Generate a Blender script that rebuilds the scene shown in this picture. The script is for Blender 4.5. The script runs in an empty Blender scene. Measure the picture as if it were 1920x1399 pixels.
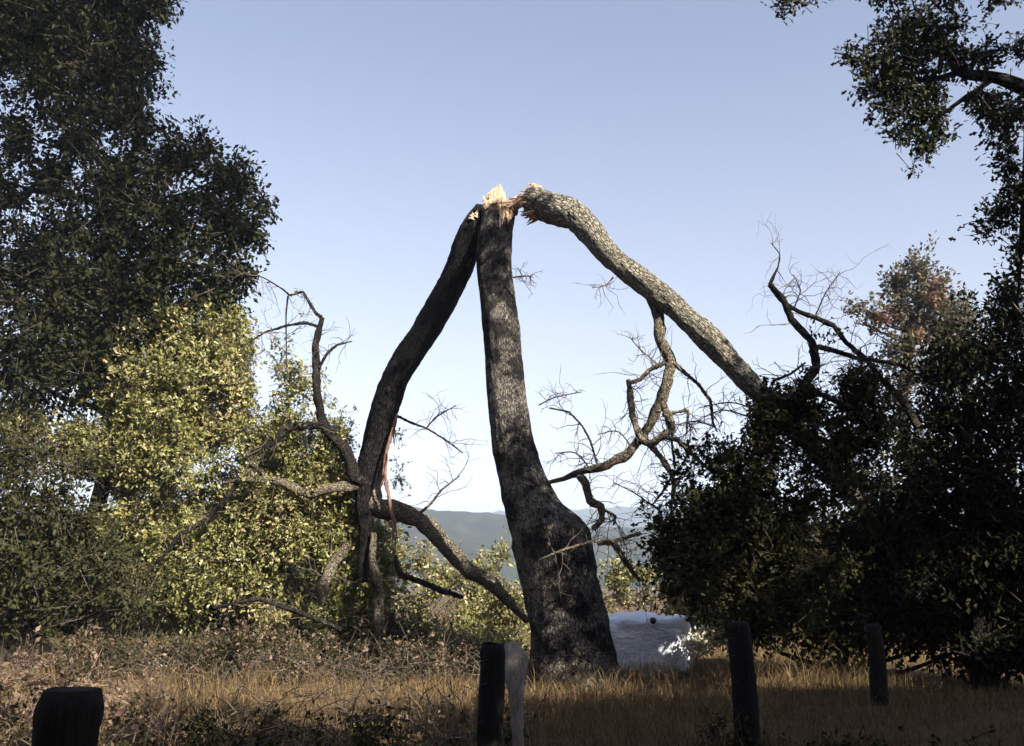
import bpy, math, numpy as np
from mathutils import Vector
SC = bpy.context.scene
COL = SC.collection
R = math.radians
rng = np.random.default_rng(11)

# ------------------------------------------------------------------ camera, sky, sun, exposure
F = 1867.0                      # focal length in photograph pixels
EYE = 1.6
PITCH = R(11.8)
cam = bpy.data.objects.new("camera", bpy.data.cameras.new("camera")); COL.objects.link(cam)
cam.location = (0, 0, EYE); cam.rotation_euler = (R(90) + PITCH, 0, 0)
cam.data.sensor_width = 36; cam.data.lens = 36 * F / 1920
cam.data.clip_start = 0.1; cam.data.clip_end = 4000
SC.camera = cam

SUN_AZ, SUN_EL = R(42), R(35)     # azimuth: to the right of straight behind the camera
TOSUN = np.array([math.sin(SUN_AZ) * math.cos(SUN_EL), -math.cos(SUN_AZ) * math.cos(SUN_EL), math.sin(SUN_EL)])
sun = bpy.data.objects.new("sun", bpy.data.lights.new("sun", 'SUN')); COL.objects.link(sun)
sun.data.energy = 5.0; sun.data.angle = R(0.5); sun.data.color = (1.0, 0.9, 0.76)
sun.rotation_euler = Vector(TOSUN).to_track_quat('Z', 'Y').to_euler()
sun.location = (0, 0, 30)

w = bpy.data.worlds.new("World"); SC.world = w; w.use_nodes = True
nt = w.node_tree
sky = nt.nodes.new('ShaderNodeTexSky'); sky.sky_type = 'NISHITA'; sky.sun_disc = False
sky.sun_elevation = SUN_EL
sky.sun_rotation = math.atan2(TOSUN[0], TOSUN[1])
sky.air_density = 1.0; sky.dust_density = 2.5; sky.ozone_density = 3.0; sky.altitude = 200
hs = nt.nodes.new('ShaderNodeHueSaturation'); 
tcw = nt.nodes.new('ShaderNodeTexCoord'); sxw = nt.nodes.new('ShaderNodeSeparateXYZ'); mrw = nt.nodes.new('ShaderNodeMapRange')
nt.links.new(tcw.outputs['Generated'], sxw.inputs[0]); nt.links.new(sxw.outputs['Z'], mrw.inputs['Value'])
mrw.inputs['From Min'].default_value = 0.02; mrw.inputs['From Max'].default_value = .5; mrw.inputs['To Min'].default_value = .36; mrw.inputs['To Max'].default_value = .72
nt.links.new(mrw.outputs[0], hs.inputs['Saturation'])
bg = nt.nodes['Background']; bg.inputs['Strength'].default_value = 0.059
nt.links.new(sky.outputs[0], hs.inputs['Color']); tn = nt.nodes.new('ShaderNodeMixRGB'); tn.blend_type = 'MULTIPLY'; tn.inputs[0].default_value = 1; tn.inputs[2].default_value = (1.02, .98, 1.0, 1)
nt.links.new(hs.outputs[0], tn.inputs[1]); nt.links.new(tn.outputs[0], bg.inputs['Color'])

SC.view_settings.view_transform = 'Standard'; SC.view_settings.look = 'None'
SC.view_settings.exposure = 1.9; SC.view_settings.gamma = 1.0
SC.cycles.max_bounces = 6; SC.cycles.transparent_max_bounces = 8

# ------------------------------------------------------------------ helpers
CT, ST = math.cos(PITCH), math.sin(PITCH)
def P(px, py, Y):
    """world point seen at photograph pixel (px,py) standing Y metres away"""
    xc, yc = (px - 960) / F, (699.5 - py) / F
    d = np.array([xc, CT - yc * ST, ST + yc * CT])
    return d * (Y / d[1]) + np.array([0, 0, EYE])
def mpp(py, Y):
    yc = (699.5 - py) / F
    return Y / (CT - yc * ST) / F
def project(V):
    q = V - np.array([0, 0, EYE])
    dep = q[:, 1] * CT + q[:, 2] * ST
    up = -q[:, 1] * ST + q[:, 2] * CT
    dep = np.where(np.abs(dep) < 1e-6, 1e-6, dep)
    return 960 + F * q[:, 0] / dep, 699.5 - F * up / dep, dep

def _h(ix, iy, iz, s):
    n = (ix * 374761393 + iy * 668265263 + iz * 2147483647 + s * 974634777) & 0xFFFFFFFF
    n = ((n ^ (n >> 13)) * 1274126177) & 0xFFFFFFFF
    return ((n ^ (n >> 16)) & 0xFFFF) / 65535.0
def noise(p, scale=1.0, seed=0):
    q = np.asarray(p, float) * scale
    i = np.floor(q).astype(np.int64); f = q - i; f = f * f * (3 - 2 * f)
    out = 0
    for a in (0, 1):
        for b in (0, 1):
            for c in (0, 1):
                wgt = (f[:, 0] if a else 1 - f[:, 0]) * (f[:, 1] if b else 1 - f[:, 1]) * (f[:, 2] if c else 1 - f[:, 2])
                out = out + wgt * _h(i[:, 0] + a, i[:, 1] + b, i[:, 2] + c, seed)
    return out * 2 - 1
def fbm(p, scale, seed=0, oct=3):
    s = 0; a = 1
    for k in range(oct): s = s + a * noise(p, scale * 2 ** k, seed + k); a *= 0.5
    return s

def inframe(V, pad=20):
    x, y, d = project(V)
    return (d > 0) & (x > -pad) & (x < 1920 + pad) & (y > -pad) & (y < 1399 + pad)

class MB:
    """collects shapes, then links them as ONE mesh object"""
    def __init__(s): s.V = []; s.F = {}; s.n = 0; s.UV = []
    def add(s, V, F, uv=None):
        V = np.asarray(V, float); F = np.asarray(F, np.int64)
        s.V.append(V); s.F.setdefault(F.shape[1], []).append(F + s.n); s.n += len(V)
        s.UV.append(np.zeros((len(V), 2)) if uv is None else uv)
    def build(s, name, mat, parent=None, loc=None, smooth=False):
        V = np.concatenate(s.V); U = np.concatenate(s.UV)
        org = np.array(loc, float) if loc is not None else (WLOC[parent.name] if parent else np.zeros(3))
        me = bpy.data.meshes.new(name)
        me.vertices.add(len(V)); me.vertices.foreach_set('co', (V - org).astype(np.float32).ravel())
        L = []; S = []; st = 0
        for k, fs in s.F.items():
            f = np.concatenate(fs); L.append(f.ravel()); S.append(st + np.arange(len(f)) * k); st += f.size
        L = np.concatenate(L).astype(np.int32); S = np.concatenate(S).astype(np.int32)
        me.loops.add(len(L)); me.loops.foreach_set('vertex_index', L)
        me.polygons.add(len(S)); me.polygons.foreach_set('loop_start', S)
        uv = me.uv_layers.new(name='UVMap'); uv.data.foreach_set('uv', U[L].astype(np.float32).ravel())
        me.update(calc_edges=True); me.validate()
        me.polygons.foreach_set('use_smooth', np.full(len(me.polygons), smooth, dtype=bool))
        if mat: me.materials.append(mat)
        o = bpy.data.objects.new(name, me); COL.objects.link(o)
        if parent: o.parent = parent
        elif loc is not None: o.location = org
        WLOC[o.name] = org if (parent or loc is not None) else np.zeros(3)
        return o
WLOC = {}
def tag(o, label=None, cat=None, group=None, kind=None):
    if label: o['label'] = label
    if cat: o['category'] = cat
    if group: o['group'] = group
    if kind: o['kind'] = kind
    return o
def thing(name, loc, label, cat, group=None):
    o = bpy.data.objects.new(name, None); COL.objects.link(o)
    o.location = tuple(loc); o.empty_display_size = 0.3
    WLOC[o.name] = np.array(loc, float)
    return tag(o, label, cat, group)

def spline(pts, rad, step, kink=0.0):
    pts = np.asarray(pts, float); rad = np.asarray(rad, float)
    if len(pts) == 2: pts = np.array([pts[0], (pts[0] + pts[1]) / 2, pts[1]]); rad = np.array([rad[0], (rad[0] + rad[1]) / 2, rad[1]])
    A = np.concatenate([[2 * pts[0] - pts[1]], pts, [2 * pts[-1] - pts[-2]]])
    out = []; ro = []
    for i in range(len(pts) - 1):
        p0, p1, p2, p3 = A[i:i + 4]
        n = max(2, int(np.linalg.norm(p2 - p1) / step))
        t = np.linspace(0, 1, n, endpoint=False)[:, None]
        out.append(0.5 * (2 * p1 + (p2 - p0) * t + (2 * p0 - 5 * p1 + 4 * p2 - p3) * t ** 2 + (3 * p1 - p0 - 3 * p2 + p3) * t ** 3) * (1 - kink) + (p1 + (p2 - p1) * t) * kink)
        ro.append(rad[i] + (rad[i + 1] - rad[i]) * t[:, 0])
    out.append(pts[-1:]); ro.append(rad[-1:])
    return np.concatenate(out), np.concatenate(ro)
def tube(mb, pts, rad, seg=10, step=None, rough=0.0, seed=0, cap=True, ell=1.0, level=False, kink=0.0):
    r0 = float(np.mean(rad))
    c, r = spline(pts, rad, step or max(0.03, r0 * 1.2), kink)
    n = len(c)
    T = np.gradient(c, axis=0); T /= np.linalg.norm(T, axis=1)[:, None] + 1e-9
    if level: T = np.tile([0, 0, 1.0], (n, 1))
    ref = np.array([0, 1.0, 0]) if abs(T[0][1]) < 0.9 else np.array([1.0, 0, 0])
    N = np.zeros_like(c); v = np.cross(T[0], ref); v /= np.linalg.norm(v)
    for i in range(n):
        v = v - T[i] * np.dot(v, T[i]); v /= np.linalg.norm(v) + 1e-9; N[i] = v
    B = np.cross(T, N)
    a = np.linspace(0, 2 * np.pi, seg, endpoint=False)
    dirs = N[:, None, :] * np.cos(a)[None, :, None] + B[:, None, :] * np.sin(a)[None, :, None] * ell
    V = (c[:, None, :] + dirs * r[:, None, None]).reshape(-1, 3)
    if rough:
        s = np.linalg.norm(np.diff(c, axis=0), axis=1); s = np.concatenate([[0], np.cumsum(s)])
        q = np.stack([np.tile(np.cos(a), n) * r0 * 3, np.tile(np.sin(a), n) * r0 * 3, np.repeat(s, seg) * 1.2], 1)
        d = fbm(q, 1.5 / r0, seed, 3) * 0.55 + np.abs(noise(np.stack([q[:, 0], q[:, 1], q[:, 2] * .3], 1), 5 / r0, seed + 9)) * 0.5 + noise(q, 0.6 / r0, seed + 5) * 0.7
        V = V + dirs.reshape(-1, 3) * (d * rough * np.repeat(r, seg))[:, None]
    s = np.linalg.norm(np.diff(c, axis=0), axis=1); s = np.concatenate([[0], np.cumsum(s)])
    uv = np.stack([np.tile(a * r0, n), np.repeat(s, seg)], 1)
    i, j = np.meshgrid(np.arange(n - 1), np.arange(seg), indexing='ij'); j2 = (j + 1) % seg
    Fq = np.stack([i * seg + j, i * seg + j2, (i + 1) * seg + j2, (i + 1) * seg + j], -1).reshape(-1, 4)
    mb.add(V, Fq, uv)
    if cap and seg > 3:
        k = n - 1
        cc = np.concatenate([V[k * seg:], [c[-1] + T[-1] * r[-1] * .4]])
        mb.add(cc, [[q_, (q_ + 1) % seg, seg] for q_ in range(seg)], np.concatenate([uv[k * seg:], [[0, s[-1]]]]))
def pxpath(L):
    """list of (px,py,depth,radius_px) -> points, radii in metres"""
    return np.array([P(a, b, d) for a, b, d, r in L]), np.array([r * mpp(b, d) for a, b, d, r in L])
def prisms(mb, A, B, r0, r1):
    """many thin three-sided twigs at once"""
    A = np.asarray(A); B = np.asarray(B); n = len(A)
    if n == 0: return
    T = B - A; T /= np.linalg.norm(T, axis=1)[:, None] + 1e-9
    ref = np.where(np.abs(T[:, 2:3]) < .9, [[0, 0, 1.0]], [[1.0, 0, 0]])
    N = np.cross(T, ref); N /= np.linalg.norm(N, axis=1)[:, None] + 1e-9; Bn = np.cross(T, N)
    V = np.zeros((n, 6, 3))
    for k in range(3):
        d = N * math.cos(k * 2.0944) + Bn * math.sin(k * 2.0944)
        V[:, k] = A + d * np.reshape(r0, (-1, 1)); V[:, 3 + k] = B + d * np.reshape(r1, (-1, 1))
    f = np.array([[0, 1, 4, 3], [1, 2, 5, 4], [2, 0, 3, 5]])
    mb.add(V.reshape(-1, 3), (f[None] + np.arange(n)[:, None, None] * 6).reshape(-1, 4))

LEAF_A = (np.array([[0, 0, 0], [.45, .27, .07], [1, 0, -.1], [.45, -.27, .07], [.5, 0, 0]]),
          np.array([[0, 3, 4], [3, 2, 4], [2, 1, 4], [1, 0, 4]]))
LEAF_B = (np.array([[0, 0, 0], [.25, .2, .05], [.4, .1, .02], [.62, .3, .09], [.8, .13, 0], [1, 0, -.1], [.8, -.13, 0], [.62, -.3, .09], [.4, -.1, .02], [.25, -.2, .05], [.5, 0, -.01]]),
          np.array([[i, (i + 1) % 10, 10] for i in range(10)])[:, ::-1])
def unit(v): return v / (np.linalg.norm(v, axis=-1, keepdims=True) + 1e-9)
def leaves(mb, pos, axis, size, shape=LEAF_A, up=0.9, tone=None):
    n = len(pos)
    if n == 0: return
    X = unit(axis + rng.normal(0, .55, (n, 3)))
    Z = unit(np.array([0, 0, 1.0]) * up + rng.normal(0, .75, (n, 3)))
    Y = unit(np.cross(Z, X)); Z = np.cross(X, Y)
    tv, tf = shape
    s = (size * rng.uniform(.5, 1.35, n))[:, None, None]
    V = pos[:, None, :] + s * (tv[None, :, 0:1] * X[:, None] + tv[None, :, 1:2] * Y[:, None] + tv[None, :, 2:3] * Z[:, None] * rng.uniform(-.5, 1.8, (n, 1, 1)))
    uv = None if tone is None else np.repeat(np.stack([tone, tone], 1), len(tv), 0)
    mb.add(V.reshape(-1, 3), (tf[None] + np.arange(n)[:, None, None] * len(tv)).reshape(-1, 3), uv)

SUNLIT = []
def foliage(mb, tw, blobs, dens, size, nleaf=14, spread=.17, shape=LEAF_A, drop=None, shell=.55, flat=1.0, up=.9, gap=-.35, stray=.1):
    """blobs: (centre, radius) in metres.  sprays of leaves around twigs, denser toward the rim"""
    for c, r in blobs:
        ns = max(3, int(dens * r * r))
        d = unit(rng.normal(0, 1, (ns, 3))); rad = rng.uniform(0, 1, ns) ** shell
        rad = np.where(rng.uniform(0, 1, ns) < stray, rng.uniform(1.0, 1.45, ns), rad)
        lump = 1 + .28 * noise(d * 1.0 + c[None] * 3.1, 2.2, 3)
        sp = c + d * (r * rad * lump)[:, None] * np.array([1, 1, flat])
        sp += fbm(sp, 1.1, 21, 2)[:, None] * .18 * r * d
        ax = unit(d + rng.normal(0, .5, (ns, 3)) + np.array([0, 0, .1]))
        k = fbm(sp, 1.25, 57, 3) > gap
        if drop is not None: k &= ~drop(sp)
        for q, qr, qm in SUNLIT:                 # openings in the leaves where the sun comes through
            e = sp - q; tt = e @ TOSUN
            k &= ~((tt > .25) & (np.linalg.norm(e - tt[:, None] * TOSUN, axis=1) < qr + (qm if size > .15 else 0)))
        if True:
            sp = sp[k]; ax = ax[k]; d = d[k]; ns = len(sp)
            if ns == 0: continue
        nl = np.maximum(3, (nleaf * rng.uniform(.4, 1.5, ns)).astype(int))
        idx = np.repeat(np.arange(ns), nl)
        m = len(idx)
        pos = sp[idx] + ax[idx] * rng.uniform(-1, 1, (m, 1)) * spread * 1.1 + rng.normal(0, spread * .5, (m, 3))
        tone = np.clip(.5 + .55 * fbm(sp, .9, 83, 2) + rng.normal(0, .22, ns), 0, 1)
        leaves(mb, pos, ax[idx] + np.array([0, 0, -.25]), size, shape, up, tone[idx])
        if tw is not None:
            prisms(tw, sp - ax * spread * 2.4, sp + ax * spread * .9, .006 + .0 * nl, .002 + .0 * nl)

def pxblobs(L, Y=None):
    out = []
    for b in L:
        px, py, r = b[:3]; d = b[3] if len(b) > 3 else Y
        out.append((P(px, py, d), r * mpp(py, d)))
    return out

# ------------------------------------------------------------------ materials
def newmat(name):
    m = bpy.data.materials.new(name); m.use_nodes = True
    return m, m.node_tree, m.node_tree.nodes['Principled BSDF']
def ramp(nt, stops, interp='LINEAR'):
    r = nt.nodes.new('ShaderNodeValToRGB'); e = r.color_ramp; e.interpolation = interp
    while len(e.elements) < len(stops): e.elements.new(.5)
    for el, (p, c) in zip(e.elements, stops): el.position = p; el.color = (*c, 1) if len(c) == 3 else c
    return r
def leafmat(name, cols, trans=.3, rough=.55, spec=.25, tone=True):
    m, nt, p = newmat(name)
    g = nt.nodes.new('ShaderNodeNewGeometry')
    r = ramp(nt, [((i + .0) / (len(cols) - 1), c) for i, c in enumerate(cols)])
    tc = nt.nodes.new('ShaderNodeTexCoord'); sx = nt.nodes.new('ShaderNodeSeparateXYZ'); nt.links.new(tc.outputs['UV'], sx.inputs[0])
    ma = nt.nodes.new('ShaderNodeMath'); ma.operation = 'MULTIPLY'; ma.inputs[1].default_value = .5 if tone else 1.0; nt.links.new(g.outputs['Random Per Island'], ma.inputs[0])
    mb_ = nt.nodes.new('ShaderNodeMath'); mb_.operation = 'MULTIPLY_ADD'; mb_.inputs[1].default_value = .5 if tone else 0.0; nt.links.new(sx.outputs[0], mb_.inputs[0]); nt.links.new(ma.outputs[0], mb_.inputs[2])
    nt.links.new(mb_.outputs[0], r.inputs[0])
    p.inputs['Roughness'].default_value = rough; p.inputs['Specular IOR Level'].default_value = spec
    nt.links.new(r.outputs[0], p.inputs['Base Color'])
    t = nt.nodes.new('ShaderNodeBsdfTranslucent'); mx = nt.nodes.new('ShaderNodeMixShader'); mx.inputs[0].default_value = trans
    nt.links.new(r.outputs[0], t.inputs['Color'])
    nt.links.new(p.outputs[0], mx.inputs[1]); nt.links.new(t.outputs[0], mx.inputs[2])
    nt.links.new(mx.outputs[0], nt.nodes['Material Output'].inputs['Surface'])
    return m
def barkmat(name, dark, mid, lichen, amount=.5, scale=14.0, moss=None):
    m, nt, p = newmat(name); N = nt.nodes.new; K = nt.links.new
    tc = N('ShaderNodeTexCoord')
    mp = N('ShaderNodeMapping'); mp.inputs['Scale'].default_value = (scale, scale * .3, 1); K(tc.outputs['UV'], mp.inputs[0])
    n1 = N('ShaderNodeTexNoise'); n1.inputs['Scale'].default_value = 1.0; n1.inputs['Detail'].default_value = 6; n1.inputs['Distortion'].default_value = 1.2
    K(mp.outputs[0], n1.inputs['Vector'])
    vo = N('ShaderNodeTexVoronoi'); vo.feature = 'DISTANCE_TO_EDGE'; vo.inputs['Scale'].default_value = .9; vo.inputs['Randomness'].default_value = 1
    ad = N('ShaderNodeVectorMath'); ad.operation = 'ADD'; K(mp.outputs[0], ad.inputs[0]); K(n1.outputs['Color'], ad.inputs[1]); K(ad.outputs[0], vo.inputs['Vector'])
    r1 = ramp(nt, [(.3, dark), (.62, mid)]); K(n1.outputs[0], r1.inputs[0])
    cr = ramp(nt, [(0, (.25, .25, .25)), (.16, (1, 1, 1))]); K(vo.outputs['Distance'], cr.inputs[0])
    mu = N('ShaderNodeMixRGB'); mu.blend_type = 'MULTIPLY'; mu.inputs[0].default_value = .8
    # lichen patches in object space
    n2 = N('ShaderNodeTexNoise'); n2.inputs['Scale'].default_value = 2.2; n2.inputs['Detail'].default_value = 8; n2.inputs['Roughness'].default_value = .72
    K(tc.outputs['Object'], n2.inputs['Vector'])
    lr = ramp(nt, [(max(0, .72 - amount * .5), (0, 0, 0)), (min(1, .84 - amount * .5), (1, 1, 1))]); K(n2.outputs[0], lr.inputs[0])
    n3 = N('ShaderNodeTexNoise'); n3.inputs['Scale'].default_value = 38; n3.inputs['Detail'].default_value = 3; K(tc.outputs['Object'], n3.inputs['Vector'])
    l3 = ramp(nt, [(.36, (.1, .1, .1)), (.58, (1, 1, 1))]); K(n3.outputs[0], l3.inputs[0])
    lm = N('ShaderNodeMixRGB'); lm.blend_type = 'MULTIPLY'; lm.inputs[0].default_value = 1; K(lr.outputs[0], lm.inputs[1]); K(l3.outputs[0], lm.inputs[2])
    mx = N('ShaderNodeMixRGB'); K(lm.outputs[0], mx.inputs[0]); K(r1.outputs[0], mx.inputs[1]); mx.inputs[2].default_value = (*lichen, 1)
    K(mx.outputs[0], mu.inputs[1]); K(cr.outputs[0], mu.inputs[2])
    K(mu.outputs[0], p.inputs['Base Color'])
    p.inputs['Roughness'].default_value = .9; p.inputs['Specular IOR Level'].default_value = .1
    b = N('ShaderNodeBump'); b.inputs['Strength'].default_value = 1; b.inputs['Distance'].default_value = .05
    hm = N('ShaderNodeMath'); hm.operation = 'ADD'; K(cr.outputs[0], hm.inputs[0]); K(n1.outputs[0], hm.inputs[1])
    K(hm.outputs[0], b.inputs['Height']); K(b.outputs[0], p.inputs['Normal'])
    return m
def noisemat(name, stops, scale, rough=.9, bump=.02, stretch=(1, 1, 1), detail=5, spec=.2):
    m, nt, p = newmat(name); N = nt.nodes.new; K = nt.links.new
    tc = N('ShaderNodeTexCoord'); mp = N('ShaderNodeMapping'); mp.inputs['Scale'].default_value = stretch
    K(tc.outputs['Object'], mp.inputs[0])
    n = N('ShaderNodeTexNoise'); n.inputs['Scale'].default_value = scale; n.inputs['Detail'].default_value = detail; n.inputs['Roughness'].default_value = .65
    K(mp.outputs[0], n.inputs['Vector'])
    r = ramp(nt, stops); K(n.outputs[0], r.inputs[0]); K(r.outputs[0], p.inputs['Base Color'])
    b = N('ShaderNodeBump'); b.inputs['Distance'].default_value = bump; b.inputs['Strength'].default_value = .8
    K(n.outputs[0], b.inputs['Height']); K(b.outputs[0], p.inputs['Normal'])
    p.inputs['Roughness'].default_value = rough; p.inputs['Specular IOR Level'].default_value = spec
    return m

M_TRUNK = barkmat('trunk_bark', (.011, .01, .011), (.028, .026, .025), (.23, .212, .185), .54, 34)
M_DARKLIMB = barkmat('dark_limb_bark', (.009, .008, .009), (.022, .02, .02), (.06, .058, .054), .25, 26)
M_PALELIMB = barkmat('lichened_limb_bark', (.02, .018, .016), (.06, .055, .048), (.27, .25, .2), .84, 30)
M_BRANCH = barkmat('branch_bark', (.018, .015, .013), (.055, .047, .04), (.26, .225, .165), .75, 50)
M_BRANCHDK = barkmat('dark_branch_bark', (.012, .01, .01), (.032, .028, .025), (.13, .115, .09), .4, 50)
M_TREEBARK = barkmat('tree_bark', (.01, .009, .008), (.03, .026, .023), (.08, .076, .064), .4, 20)
M_TWIG = noisemat('twig_bark', [(.3, (.04, .033, .028)), (.7, (.12, .098, .08))], 9, bump=.002)
M_WOOD = noisemat('fresh_split_wood', [(.3, (.2, .1, .055)), (.44, (.36, .24, .155)), (.7, (.5, .38, .28))], 5, .8, .02, (9, 9, 1))
M_REDWOOD = noisemat('torn_heartwood', [(.3, (.12, .035, .018)), (.48, (.4, .16, .075)), (.62, (.75, .5, .33))], 6, .85, .03, (7, 7, 2))
M_STRIP = noisemat('peeled_bark', [(.3, (.06, .028, .02)), (.7, (.24, .15, .11))], 6, .9, .01, (4, 4, 1))
M_POST = noisemat('weathered_post_wood', [(.3, (.005, .005, .005)), (.7, (.02, .018, .017))], 5, .95, .02, (12, 12, 1))
M_PALEWOOD = noisemat('pale_weathered_wood', [(.3, (.13, .115, .1)), (.7, (.34, .31, .28))], 5, .95, .015, (12, 12, 1))
M_WIRE = noisemat('galvanised_wire', [(.3, (.05, .045, .04)), (.7, (.12, .11, .1))], 20, .5, .001)
M_WIRE.node_tree.nodes['Principled BSDF'].inputs['Metallic'].default_value = .5
M_TARP = noisemat('white_sheeting', [(.25, (.42, .46, .55)), (.5, (.68, .72, .8)), (.75, (.8, .83, .88))], 1.5, .5, .13, (.8, 1, 1.9), 4)
M_DARK = noisemat('black_rubber', [(.3, (.015, .015, .016)), (.7, (.03, .03, .03))], 8, .6, .002)
M_ROCK = noisemat('pale_stone', [(.3, (.5, .48, .45)), (.7, (.75, .73, .7))], 7, .9, .02)

M_LSUN = leafmat('sun_brightened_oak_leaves', [(.06, .072, .02), (.12, .13, .036), (.23, .215, .075), (.085, .1, .026), (.31, .275, .135), (.33, .2, .1)], .22, .42, .45)  # bright copy of the oak leaf: sunlight put into the tones
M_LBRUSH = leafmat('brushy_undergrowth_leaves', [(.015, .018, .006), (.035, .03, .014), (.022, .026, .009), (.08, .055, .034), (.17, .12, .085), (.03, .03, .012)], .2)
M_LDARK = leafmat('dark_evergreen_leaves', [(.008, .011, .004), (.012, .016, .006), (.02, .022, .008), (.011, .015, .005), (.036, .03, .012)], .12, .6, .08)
M_LRIGHT = leafmat('shade_darkened_oak_leaves', [(.012, .016, .005), (.02, .023, .008), (.036, .038, .012), (.018, .02, .007), (.055, .042, .016)], .15, .6, .1)  # dark copy of the oak leaf: shade put into the tones
M_LPALE = leafmat('greyish_brown_leaves', [(.065, .062, .036), (.1, .085, .055), (.065, .062, .034), (.14, .1, .075)], .25)
M_LRUST = leafmat('rusty_dead_leaves', [(.1, .045, .025), (.14, .06, .035), (.12, .07, .045)], .25)
M_LDRY = leafmat('dry_leaves', [(.06, .038, .024), (.11, .075, .048), (.2, .14, .1), (.05, .036, .02), (.08, .066, .028)], .25)
M_LSHRUB = leafmat('olive_shrub_leaves', [(.045, .05, .014), (.075, .078, .022), (.11, .105, .032), (.14, .115, .045)], .3)
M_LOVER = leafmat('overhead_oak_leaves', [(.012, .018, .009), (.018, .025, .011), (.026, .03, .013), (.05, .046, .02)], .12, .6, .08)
M_GRASS = leafmat('dry_grass_blades', [(.085, .058, .027), (.15, .104, .051), (.24, .172, .09), (.1, .07, .033), (.045, .04, .02)], .3, .7, .15, False)
M_SOIL = noisemat('dry_soil', [(.3, (.03, .02, .01)), (.55, (.075, .048, .021)), (.75, (.12, .08, .036))], 3.0, .95, .03)
M_HILL = noisemat('wooded_hillside', [(.35, (.008, .011, .006)), (.55, (.016, .018, .009)), (.75, (.034, .03, .016))], .05, .95, .6)
M_HILL2 = noisemat('distant_ridge', [(.35, (.014, .018, .01)), (.65, (.028, .03, .016))], .04, .95, .6)

# ------------------------------------------------------------------ ground, hills
def gz(x, y):
    x = np.asarray(x, float); y = np.asarray(y, float)
    q = np.stack([x.ravel(), y.ravel(), 0 * x.ravel()], 1)
    z = .10 * noise(q, .22, 40) + .035 * noise(q, .9, 41)
    near = np.exp(-((q[:, 1] - 12) / 14) ** 2 - (q[:, 0] / 14) ** 2)
    far = np.clip((np.hypot(q[:, 0], q[:, 1]) - 60) / 200, 0, 1)
    return (z * near - 1.2 * far).reshape(x.shape)
def gz1(x, y): return float(gz(np.array([x]), np.array([y]))[0])
def gpt(px, py):
    """ground point seen at the pixel"""
    Y = 12.0
    for _ in range(30):
        p = P(px, py, Y)
        slope = (EYE - p[2]) / Y
        Y = (EYE - gz1(p[0], Y)) / max(slope, 1e-3)
        Y = min(max(Y, 3), 60)
    p = P(px, py, Y); p[2] = gz1(p[0], p[1]); return p

xs = np.concatenate([-np.geomspace(2400, 16, 26), np.linspace(-15, 15, 101), np.geomspace(16, 2400, 26)])
ys = np.concatenate([-np.geomspace(300, 6, 10), np.linspace(-5, 30, 117), np.geomspace(31, 2400, 30)])
gx, gy = np.meshgrid(xs, ys)
m = MB(); nx, ny = len(xs), len(ys)
i, j = np.meshgrid(np.arange(ny - 1), np.arange(nx - 1), indexing='ij')
m.add(np.stack([gx.ravel(), gy.ravel(), gz(gx, gy).ravel()], 1), np.stack([i * nx + j, i * nx + j + 1, (i + 1) * nx + j + 1, (i + 1) * nx + j], -1).reshape(-1, 4))
tag(m.build('ground', M_SOIL, smooth=True), kind='structure')

def ridge(name, mat, y0, depth, prof, bumps, seed, half):
    """a hill whose crest follows heights prof(x)"""
    n, k = 260, 26
    X = np.linspace(-half, half, n); T = np.linspace(0, 1, k)
    XX, TT = np.meshgrid(X, T)
    H = prof(X)[None, :] * np.sin(np.clip(TT, 0, 1) * np.pi * .98) ** .8
    q = np.stack([XX.ravel(), (y0 + TT * depth).ravel(), 0 * XX.ravel()], 1)
    Z = H.ravel() + bumps * (np.abs(noise(q, 1 / 14., seed)) + .6 * np.abs(noise(q, 1 / 6., seed + 1))) * np.clip(H.ravel() / 8, 0, 1) - 1.4
    m = MB(); i, j = np.meshgrid(np.arange(k - 1), np.arange(n - 1), indexing='ij')
    m.add(np.stack([q[:, 0], q[:, 1], Z], 1), np.stack([i * n + j, i * n + j + 1, (i + 1) * n + j + 1, (i + 1) * n + j], -1).reshape(-1, 4))
    return tag(m.build(name, mat, smooth=True), kind='structure')
ridge('near_hill', M_HILL, 420, 400, lambda x: 36 + 7 * np.sin(x / 125 + 2.2) - 8 * np.exp(-((x - 55) / 45) ** 2), 4, 61, 750)
ridge('far_hill', M_HILL2, 1250, 500, lambda x: 100 + 2 * np.sin(x / 168 + .5) + 7 * np.exp(-((x - 180) / 96) ** 2), 4, 71, 1500)

DT0 = float(gpt(1080, 1288)[1]) - .2; D00 = DT0 - .55
for px, py, Y, r in ((1283, 1180, 17.0, .13), (1284, 1210, 17.0, .12), (1250, 690, D00, .28), (1243, 750, D00, .28), (1190, 838, D00 + .1, .25), (1130, 876, D00 + .2, .25), (915, 420, DT0, .16), (920, 515, DT0, .16), (940, 605, DT0, .22), (960, 720, DT0, .16), (1306, 1200, 17.0, .26), (968, 1240, 7.1, .12), (1510, 985, 13.3, .22), (1420, 1010, 13.2, .2), (1660, 1020, 14.8, .2), (1560, 930, 13.2, .16), (1390, 1050, 13.1, .16), (1640, 900, 13.2, .2), (1440, 770, 13.3, .25), (1500, 770, 13.2, .2), (1700, 880, 14, .14), (1480, 1180, 15, .16), (1380, 1150, 15.5, .22), (1320, 1140, 18, .4), (1250, 1120, 19, .4), (1850, 760, 14.6, .14), (1590, 840, 13, .16)):
    SUNLIT.append((P(px, py, Y), r, .22 if 1260 < px < 1310 or px == 965 else .08))
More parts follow.
